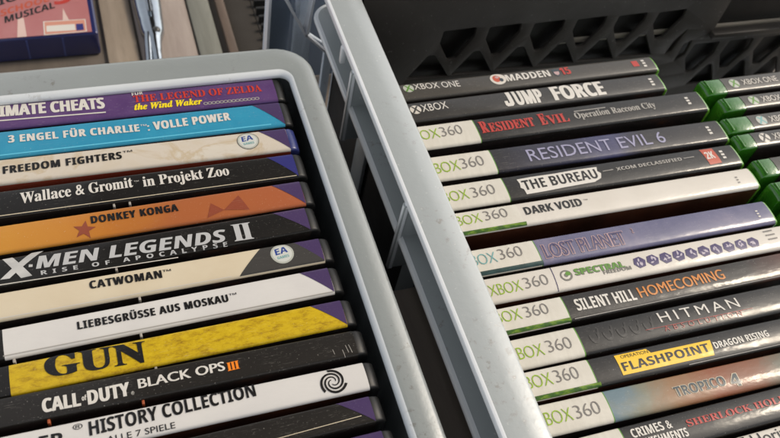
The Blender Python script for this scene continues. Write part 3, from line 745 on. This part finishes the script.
# ------------------------------------------------------------------ crates
def rrect(x0, x1, y0, y1, r, d, n=8):
    """rounded rectangle inset by d, as list of (x, y)"""
    x0 += d; x1 -= d; y0 += d; y1 -= d; r = max(r-d, .6); pts = []
    for cx, cy, a in ((x1-r, y1-r, 0), (x0+r, y1-r, 90), (x0+r, y0+r, 180), (x1-r, y0+r, 270)):
        for i in range(n+1):
            t = math.radians(a+90*i/n); pts.append((cx+r*math.cos(t), cy+r*math.sin(t)))
    return pts
def edge_slots(bm, fs, n, pale):
    for i, f in enumerate(fs):
        if i//n in pale: f.material_index = 1
def sweep(bm, rect, r, profile, loop=True, pale=()):
    rings = [[(x, y, z) for x, y in rrect(*rect, r, d)] for d, z in profile]
    fs = loft(bm, rings, closed=True, loop=loop); edge_slots(bm, fs, len(rings[0]), pale)
PALE_LIT = plastic('crate_edge_highlight', (.86,.88,.90), .35, speck=.2, bstr=.15, coat=1, crough=.25, cior=1.6)  # edge highlights painted in as near-white strips, as if lit from the left
# left crate
LC = (-118, 96.2, -60, 291.5)
t = thing('plastic_crate', 'dirty grey plastic crate with rounded rim holding the left column of games', 'crate', (0, 110, -139))
bm = bmesh.new()
prof_l = [(0,-24),(0,.6),(.25,1.8),(.9,2.6),(2.0,3.0),(6,3.25),(9.0,3.0),(10.6,2.9),(11.3,2.6),(12.0,2.1),(12.5,1.3),(12.6,.3),(12.2,-.6),(11.2,-.9),(9,.4),(2.2,.8),(1.8,-24)]
def sweep_l(bm, profile, wback=5.2):
    # the far rim is wider than the side rims
    rings = []
    for d, z in profile:
        ring = rrect(LC[0], LC[1], LC[2], LC[3], 17, d)
        k = min(1, d/12.0)
        x0, x1, y0, y1 = LC
        rings.append([(x, y-(wback*k if y > 240 else 0)*min(1, max(0, (y-240)/35)), z) for x, y in ring])
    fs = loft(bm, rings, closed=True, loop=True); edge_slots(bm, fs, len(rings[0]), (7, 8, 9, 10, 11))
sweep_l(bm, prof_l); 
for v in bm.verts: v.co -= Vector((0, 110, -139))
link_mesh('rim', bm, [GREY, plastic('rim_lip_highlight', (.66,.69,.71), .35, dirt=.4, speck=.2, coat=1, crough=.25, cior=1.65)], t)  # inner lip coloured lighter to stand in for its highlight
bm = bmesh.new()
sweep_l(bm, [(5,-.5),(7,-.5),(8.5,-130),(8.5,-134),(6,-136),(3,-134)])
for v in bm.verts: v.co -= Vector((0, 110, -139))
link_mesh('wall', bm, GREY, t)
bm = bmesh.new(); box(bm, LC[0]+10, LC[1]-10, LC[2]+10-110, LC[3]-16-110, 1, 7); link_mesh('floor', bm, GREY, t)
# right crate
RC = (112, 480, -70, 340)
t = thing('plastic_crate', 'light grey ribbed plastic crate with broad flat rim holding the right games', 'crate', (0, 100, -139))
sh = Vector((0, 100, -139))
def put(name, bm, mat):
    for v in bm.verts: v.co -= sh
    return link_mesh(name, bm, mat, t)
bm = bmesh.new(); sweep(bm, RC, 13, [(0,7.2),(0,9.0),(.3,9.75),(1.0,10.1),(1.6,10.15),(9,10.5),(16.4,10.2),(17.3,9.9),(17.8,9.2),(18,8),(18,1),(16.8,1),(16.6,7.6),(1.6,7.9),(1.3,7.0),(.6,6.7)], pale=(0, 1, 2, 3, 15)); put('top_rim', bm, [GREYL, PALE_LIT])
bm = bmesh.new(); sweep(bm, RC, 13, [(11.4,7.8),(11.4,-18),(13,-18),(13,7.7)]); put('wall', bm, GREYL)
bm = bmesh.new(); sweep(bm, RC, 13, [(.2,-14.9),(.8,-14.3),(2.3,-14.3),(11.6,-14.6),(11.6,-16.8),(.9,-16.8),(.2,-16.4),(0,-15.6)], pale=(0, 1, 5, 6, 7)); put('lower_flange', bm, [GREYL, PALE_LIT])
for y in (265, 187, 31, -47):
    bm = bmesh.new(); box(bm, 112.1, 123.6, y-.85, y+.85, -38, 7.8, .4); box(bm, 111.0, 113.6, y-1.4, y+1.4, -38.2, 7.7, .6, slot=1); put('rib', bm, [GREYL, PALE_LIT])
    bm = bmesh.new(); box(bm, 123.2, 125.2, y-7, y+7, -134, -17, .4); put('lattice_post', bm, GREYL)
bm = bmesh.new(); box(bm, 111.2, 114.0, 280.8, 283.8, -2.5, 7.6, .8); put('peg', bm, PALE_LIT)
bm = bmesh.new(); sweep(bm, RC, 13, [(10,-104),(12,-104),(12,-137),(10,-137)]); put('base_band', bm, BLUEG)
bm = bmesh.new(); box(bm, RC[0]+11, RC[1]-11, RC[2]+11, RC[3]-11, -136, -131); put('floor', bm, BLUEG)

# panels with holes, from flat outlines given real thickness
def panel(name, outline, holes, thick, mat, parent, y, bev=.5, org=(0,0,0)):
    cu = bpy.data.curves.new(name, 'CURVE'); cu.dimensions = '2D'; cu.fill_mode = 'BOTH'
    cu.extrude = max(.01, thick/2-bev); cu.bevel_depth = bev; cu.bevel_resolution = 1; cu.offset = -bev
    for pts in [outline]+holes:
        s = cu.splines.new('POLY'); s.points.add(len(pts)-1); s.use_cyclic_u = True
        for p, (a, b) in zip(s.points, pts): p.co = (a, b, 0, 1)
    o = bpy.data.objects.new(name, cu); COL.objects.link(o)
    me = bpy.data.meshes.new_from_object(o.evaluated_get(bpy.context.evaluated_depsgraph_get()))
    bpy.data.objects.remove(o); bpy.data.curves.remove(cu)
    bm = bmesh.new(); bm.from_mesh(me); bpy.data.meshes.remove(me)
    bmesh.ops.remove_doubles(bm, verts=bm.verts, dist=.01)
    for v in bm.verts: v.co = Vector((v.co.x-org[0], y-v.co.z-org[1], v.co.y-org[2]))
    return link_mesh(name, bm, mat, parent)
def rnd_poly(pts, r=1.1, n=3):
    out = []
    m = len(pts)
    for i in range(m):
        p0, p, p1 = Vector(pts[i-1]), Vector(pts[i]), Vector(pts[(i+1) % m])
        a = (p0-p); b = (p1-p); q = min(r, a.length*.35, b.length*.35)
        A = p+a.normalized()*q; B = p+b.normalized()*q
        for k in range(n+1):
            s = k/n; out.append(tuple(A*(1-s)**2+p*2*s*(1-s)+B*s*s))
    return out
t = thing('plastic_crate', 'black plastic crate with cut-out lattice wall behind the games', 'crate', (300, 322, -131))
holes = []
for i in range(-1, 7):
    x = 184.8+28.2*i
    h = [(x, -24.3), (x+19.8, -23.4), (x+20.4, -30.2), (x+12.2, -45.6), (x+7.4, -46.6), (x-.4, -33.2)]
    if x < 350 and x > 170: holes.append(rnd_poly(h))
    tx = x+24.6; tr = [(tx-2, -41.5), (tx+2.2, -41.5), (tx+14.2, -59.4), (tx-12.4, -58.6)]
    if tx < 345: holes.append(rnd_poly(tr))
    h2 = [(x-9, -62.5), (x+9, -62.5), (x+7, -74), (x, -84), (x-7, -74)]
    if x < 345 and x > 170: holes.append(rnd_poly(h2))
holes.append(rnd_poly([(349, -49), (354.5, -40), (351, -58), (347, -60)], .8)); holes.append(rnd_poly([(358.5, -53), (363.5, -50), (364, -62), (358, -68)], .8))
for i in range(3):
    x = 367.5+27.6*i
    holes.append(rnd_poly([(x, -54), (x+19.6, -53.8), (x+20.6, -63.5), (x+12, -79), (x+6, -79.5), (x-1.4, -66)]))
    holes.append(rnd_poly([(x+21, -74), (x+24.6, -74), (x+35, -92), (x+12, -92)]))
outl = rnd_poly([(135, 22), (376, 22), (376, -44.5), (460, -44.5), (460, -130), (135, -130)], 2)
panel('lattice_wall', outl, holes, 2.2, BLACKP, t, 322, .3, (300, 322, -131))
bm = bmesh.new(); box(bm, 374.5-300, 460-300, -5, 1.5, -48+131, -43.6+131, .8); link_mesh('ledge', bm, plastic('black_ledge', (.06,.052,.045), .4), t)
bm = bmesh.new(); box(bm, -40, 160, 2.5, 3.6, -46.0+131, -42.2+131, .4); link_mesh('pale_rail', bm, plastic('ledge_beige', (.42,.37,.30), .4), t)
SHADE_BK = plastic('painted_shade_black', (.010,.009,.008), .5)  # black for added sheets that paint the shade behind the openings
bm = bmesh.new(); box(bm, -174, 160, 3.8, 4.8, .5, 150); link_mesh('shade_backing', bm, SHADE_BK, t)  # added backing, keeps the lattice holes dark
bm = bmesh.new(); box(bm, -174.3, -172.9, -290, 2, .5, 133); link_mesh('side_panel', bm, SHADE_BK, t)  # added black sheet, stands in for shade below the grey flange
bm = bmesh.new(); box(bm, -165, 160, -1.6, 3, .2, 5, .8); link_mesh('base_strip', bm, BLACKP, t)

# far lattice crate
t = thing('plastic_crate', 'blue grey lattice crate corner with thin struts in the shade beyond the two grey crates', 'crate', (150, 350, -139))
og = (150, 350, -139)
panel('front_frame', rnd_poly([(92.6, 20), (220, 20), (220, -138), (92.6, -138)], 1),
      [rnd_poly([(94.2, 14), (108.0, 14), (108.0, -132), (94.2, -132)], .6),
       rnd_poly([(110.5, 14), (117.4, 14), (115.4, -40.6), (114.6, -41.0), (110.5, -33.5), (104, -10)][:5], .5),
       rnd_poly([(119.2, 14), (135, 14), (135, -59), (117.4, -43.5)], .6),
       rnd_poly([(118.4, -48), (135, -62), (135, -132), (118.4, -132)], .6)], 3, BLUEG, t, 350, .4, og)
def strut(p, q, w=1.3):
    bm = bmesh.new(); (ax, az), (bx, bz) = p, q; dx, dz = bx-ax, bz-az; l = math.hypot(dx, dz); nx, nz = -dz/l*w/2, dx/l*w/2
    loft(bm, [[(x+sx*nx-150, y, z+sx*nz+139) for x, z, sx in ((ax, az, 1), (bx, bz, 1), (bx, bz, -1), (ax, az, -1))] for y in (-4.5, 1.5)], caps=True)
    link_mesh('strut', bm, STR, t)
STR = plastic('strut_pale', (.86,.88,.92), .35)
for x, x2 in ((127.5, 132.5), (139, 143)):
    bm = bmesh.new(); box(bm, x-150, x2-150, -1.5, 1.5, 2, 88, .4); link_mesh('post', bm, BLUEG, t)
strut((98.5,-10), (114.6,-42)); strut((118.2,0), (114.9,-42)); strut((114.6,-41.5), (128,-56)); strut((92.9, 15), (93.3, -130), 1.4)
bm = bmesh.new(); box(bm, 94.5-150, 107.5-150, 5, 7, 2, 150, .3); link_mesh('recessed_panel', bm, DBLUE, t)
bm = bmesh.new(); box(bm, 110.5-150, 117.4-150, 2.6, 4.6, 90, 150, .3); link_mesh('inner_panel', bm, BLUEG, t)
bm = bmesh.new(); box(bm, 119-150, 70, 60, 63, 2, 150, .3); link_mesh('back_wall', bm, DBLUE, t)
bm = bmesh.new(); box(bm, 92.8-150, 94.0-150, 1.7, 6, 2, 158, .3); link_mesh('side_panel', bm, BLUEG, t)

# board wedged between crates
def wood(name, c1, c2, sc=30, rough=.6):
    m, nt, bs = newmat(name); v = coords(nt, scale=(6, .7, 6))
    nz = noise(nt, v, sc, 6, .65, .6)
    nt.links.new(ramp(nt, nz, [(.3, c1), (.7, c2)]), bs.inputs['Base Color']); bs.inputs['Roughness'].default_value = rough
    bump(nt, nz, .3, .0006, bs, False); return m
bm = bmesh.new(); box(bm, -4.2, 10, -90, 42, 0, 105, .6)
bd = link_mesh('cardboard_panel', bm, wood('brown_board', (.14,.115,.095), (.19,.16,.13), 12), loc=(111.5, 130, -139))
bd['label'] = 'brown grey panel standing in the narrow gap between the two grey crates'; bd['category'] = 'board'

# ------------------------------------------------------------------ background: table, boards, blue case, metal clamp
bm = bmesh.new(); box(bm, -1500, 1500, -900, 2200, -30, 0)
g = link_mesh('tabletop', bm, wood('table_wood', (.10,.085,.07), (.17,.14,.115), 8), loc=(0, 0, -140)); g['kind'] = 'structure'
def board(x0, x1, h, m, label, nm='wooden_board', y0=300, y1=640, cat='board'):
    bm = bmesh.new(); box(bm, x0, x1, y0-450, y1-450, 0, h, .8)
    o = link_mesh(nm, bm, m, loc=(0, 450, -139.8)); o['label'] = label; o['category'] = cat; return o
board(11, 31.5, 3, wood('wood_tan', (.25,.20,.15), (.34,.275,.21)), 'tan wooden board right beside the blue game case')
board(33, 70.5, 2.4, wood('wood_pink', (.26,.21,.185), (.34,.285,.25)), 'wide pinkish brown wooden board under the metal handle')
board(71.5, 86.8, 4, wood('board_grey', (.15,.15,.125), (.21,.21,.18)), 'grey green grooved board between the pink board and the brown rail')
board(91.2, 97.5, 6, wood('wood_brown', (.08,.055,.04), (.13,.09,.065)), 'narrow brown rail beyond the grey board')
board(98, 117.5, 2, plastic('sheet_grey', (.045,.040,.035), .8, spec=.15), 'flat dark grey sheet between the brown rail and the black slatted strip', 'dark_sheet', cat='sheet')
t = thing('slatted_strip', 'black slatted strip beside the far lattice crate', 'grille', (121, 470, -139.8))
bm = bmesh.new(); box(bm, -3, 12, -60, 160, 0, 1.5, .3); link_mesh('base', bm, BLACKP, t)
bm = bmesh.new()
for i in range(22): box(bm, -2.4, 11, -55+i*9, -52.5+i*9, 1.5, 8, .5)
link_mesh('slats', bm, plastic('slat_black', (.02,.02,.02), .4), t)
# grooves on the grey board
# blue game case lying flat
BX0, BX1, BY0, BY1, BZ0, BZ1 = -127.5, 7.2, 452.5, 640, -139.7, -120.3
t = thing('game_case', 'blue game case lying flat on the boards, pink cover with tilted title', 'game case', (-60, 545, BZ0))
CVR = plastic('case_bluefilm', (.05,.08,.30), .15, trans=.3, coat=.8)
bm = bmesh.new(); box(bm, BX0+60, BX1+60, BY0-545, BY1-545, 0, BZ1-BZ0, 1.8, seg=3); link_mesh('plastic_shell', bm, plastic('shell_navy', (.02,.025,.10), .18, coat=.6), t)
bm = bmesh.new(); box(bm, BX0+62, BX1+56.2, BY0-545+1.2, BY1-545-2, BZ1-BZ0+.02, BZ1-BZ0+.3)
link_mesh('cover_sheet', bm, mottled('cover_pink', [(.3,(.33,.10,.10)),(.55,(.39,.15,.15)),(.75,(.46,.27,.27))], 9, (1,.5,1), wear=.6), t)
class Flat(PrintLayer):
    def finish(s, name, parent, z):
        for v in s.bm.verts: v.co.z += z
        for f in s.bm.faces:
            f.normal_update()
            if f.normal.z < 0: f.normal_flip()
        for v in s.bm.verts: v.co *= MM
        me = bpy.data.meshes.new(name); s.bm.to_mesh(me); s.bm.free()
        for m in s.mats: me.materials.append(m)
        o = bpy.data.objects.new(name, me); COL.objects.link(o); o.parent = parent; return o
P = Flat(100)
def ft(st, style, mat, a, b, h, lvl=.1): P.text(st, style, mat, a[0]+60, a[1]-545, b[0]+60, b[1]-545, h, lvl)
ft('MUSICAL','bold',INK('ink'),(-49,468.1),(-17.4,479.8),6.4)
ft('SCHOOL','bold',INK('brick'),(-51.1,474.9),(-20.3,487.2),6.2)
ft('HIGH','bold',INK('ink'),(-59,483),(-33,493.4),7.5)
P.text('3','bold',INK('red'),-17.5+60,482.6-545,-6+60,485-545,18,.1)
W_=INK('white')
def fp(pts,m,l): P.poly([(x+60,y-545) for x,y in pts],m,l)
fp([(-25.8,467.1),(.5,466.5),(.3,454.1),(-26.2,453.6)],W_,.02)
fp([(-25.1,466.4),(-.1,465.9),(-.3,454.7),(-25.5,454.3)],ink('print_salmon',(.55,.25,.18)),.04)
fp([(-24.2,462.5),(-6.6,462.3),(-6.6,456.2),(-24.4,456.7)],W_,.06)
fp([(-5.8,462.3),(-1.4,462.2),(-1.4,455.8),(-6.1,455.6)],INK('navy'),.06)
fp([(-41,472),(-37.4,472),(-36.6,453.6),(-42.3,453.6)],ink('print_palepink',(.62,.45,.40)),.05)
fp([(-12.6,479),(-9.8,466.8),(-13.6,466.9)],ink('print_palepink',(.62,.45,.40)),.05)
P.finish('printed_cover', t, BZ1-BZ0+.32)
for x in (-90, -38, -16):
    bm = bmesh.new(); box(bm, x+60, x+61.2, BY0-545-.35, BY0-545+.4, 1.5, BZ1-BZ0-2, .15); link_mesh('end_ridge', bm, CVR, t)

# chrome clamp handle
CH, nt, bs = newmat('chrome'); bs.inputs['Metallic'].default_value = 1; bs.inputs['Roughness'].default_value = .16
bs.inputs['Base Color'].default_value = (.42,.46,.50,1); bump(nt, noise(nt, coords(nt), 40, 3, .5), .5, .002, bs, False)
t = thing('metal_clamp', 'shiny chrome metal clamp handle lying on the pinkish board', 'clamp', (43, 470, -137.4), math.radians(-1))
bm = bmesh.new(); rings = []
for y, w, h, z in ((-40,3.2,3,4),(-28,3.6,4,5),(-16,5.2,5.5,6.5),(-8,8.0,6.2,7),(2,8.8,6.5,7.2),(20,9.8,7,7.2),(40,10.4,7.2,7.4),(70,10.8,7.4,7.4),(120,11,7,7.4)):
    rings.append([(w*math.cos(a)*(1 if abs(math.cos(a)) < .98 else .97), y, max(.3, z-6+h*(math.sin(a)+.0)+6-h*.35)) for a in [i*math.pi/9 for i in range(18)]])
loft(bm, rings, closed=True, caps=True); link_mesh('handle', bm, CH, t)
bm = bmesh.new(); box(bm, -1.6, 1.6, 4, 110, 13.2, 15.0, .7); link_mesh('raised_rib', bm, CH, t)
for y in (-10, 34):
    bm = bmesh.new(); r = bmesh.ops.create_uvsphere(bm, u_segments=16, v_segments=8, radius=3.2)
    for v in bm.verts: v.co = Vector((v.co.x+(2 if y < 0 else 0), v.co.y+y, v.co.z*.7+(9 if y < 0 else 14)))
    link_mesh('rivet', bm, plastic('rivet_dark', (.05,.05,.05), .3) if y < 0 else CH, t)
bm = bmesh.new(); rings = []
for y, x, z in ((-46,-6.2,2),(-34,-5.6,3),(-22,-4.6,5),(-12,-3.5,7)):
    rings.append([(x+2.7*math.cos(a), y, z+2.2*math.sin(a)+1) for a in [i*math.pi/6 for i in range(12)]])
loft(bm, rings, closed=True, caps=True); link_mesh('lever', bm, CH, t)

# ------------------------------------------------------------------ unseen awning added overhead to block the top light, sides open to the sky
bm = bmesh.new()
pts = [(AWX,-1200),(200,-1200),(420,-1200),(640,-1200),(640,2600),(420,2600),(200,2600),(AWX,2600)]
lo_ = [bm.verts.new((x, y, -4)) for x, y in pts]; hi_ = [bm.verts.new((x, y, 4)) for x, y in pts]
bm.faces.new(lo_); bm.faces.new(hi_)
for i in range(8): bm.faces.new((lo_[i], lo_[(i+1) % 8], hi_[(i+1) % 8], hi_[i]))
aw = link_mesh('added_shade_awning', bm, plastic('shade_cloth', (.10,.09,.08), .9, spec=.1), loc=(0, 0, AWZ))
aw['label'] = 'unseen dark cloth awning added overhead to shade the table from the top light'; aw['category'] = 'awning'
# ------------------------------------------------------------------ light
SUN_DIR = Vector(SUNV).normalized()
el = math.asin(SUN_DIR.z); az = math.atan2(SUN_DIR.x, SUN_DIR.y)
w = bpy.data.worlds.new('World'); SC.world = w; w.use_nodes = True
nt = w.node_tree; bg = nt.nodes['Background']
sk = nt.nodes.new('ShaderNodeTexSky'); sk.sky_type = 'NISHITA'; sk.sun_disc = False
sk.sun_elevation = el; sk.sun_rotation = az; sk.air_density = 1.0; sk.dust_density = 2.5; sk.ozone_density = 1.0
hs = nt.nodes.new('ShaderNodeHueSaturation'); hs.inputs['Saturation'].default_value = SKYSAT
nt.links.new(sk.outputs[0], hs.inputs['Color'])       # hazy, nearly colourless sky
nt.links.new(mixc(nt, 1.0, hs.outputs[0], (1.0, .975, .93), 'MULTIPLY'), bg.inputs[0]); bg.inputs[1].default_value = SKY
sl = bpy.data.lights.new('sun', 'SUN'); sl.energy = SUNE; sl.angle = math.radians(SUNA); sl.color = (1.0, .86, .68)
so = bpy.data.objects.new('sun', sl); COL.objects.link(so); so.rotation_euler = SUN_DIR.to_track_quat('Z', 'Y').to_euler()
so.location = SUN_DIR*2

# ------------------------------------------------------------------ camera
Mr = [[0.9401309167, -0.1492798721, 0.3063811013], [-0.3004099395, -0.7875334192, 0.5380938412], [0.1609587764, -0.5979185843, -0.7852296727]]
cd = bpy.data.cameras.new('camera'); co = bpy.data.objects.new('camera', cd); COL.objects.link(co)
X = Vector([r[0] for r in Mr]); Y = -Vector([r[1] for r in Mr]); Z = -Vector([r[2] for r in Mr])
m = Matrix((X, Y, Z)).transposed().to_4x4(); m.translation = (0, 0, .272); co.matrix_world = m
cd.sensor_width = 36; cd.lens = 36*839.907/780; cd.clip_start = .01; cd.clip_end = 50
cd.dof.use_dof = True; cd.dof.focus_distance = FOCUS; cd.dof.aperture_fstop = FSTOP
SC.camera = co
SC.view_settings.view_transform = 'Standard'; SC.view_settings.look = 'None'; SC.view_settings.gamma = 1
SC.view_settings.exposure = EXPO
SC.render.engine = 'CYCLES'; SC.cycles.use_denoising = True
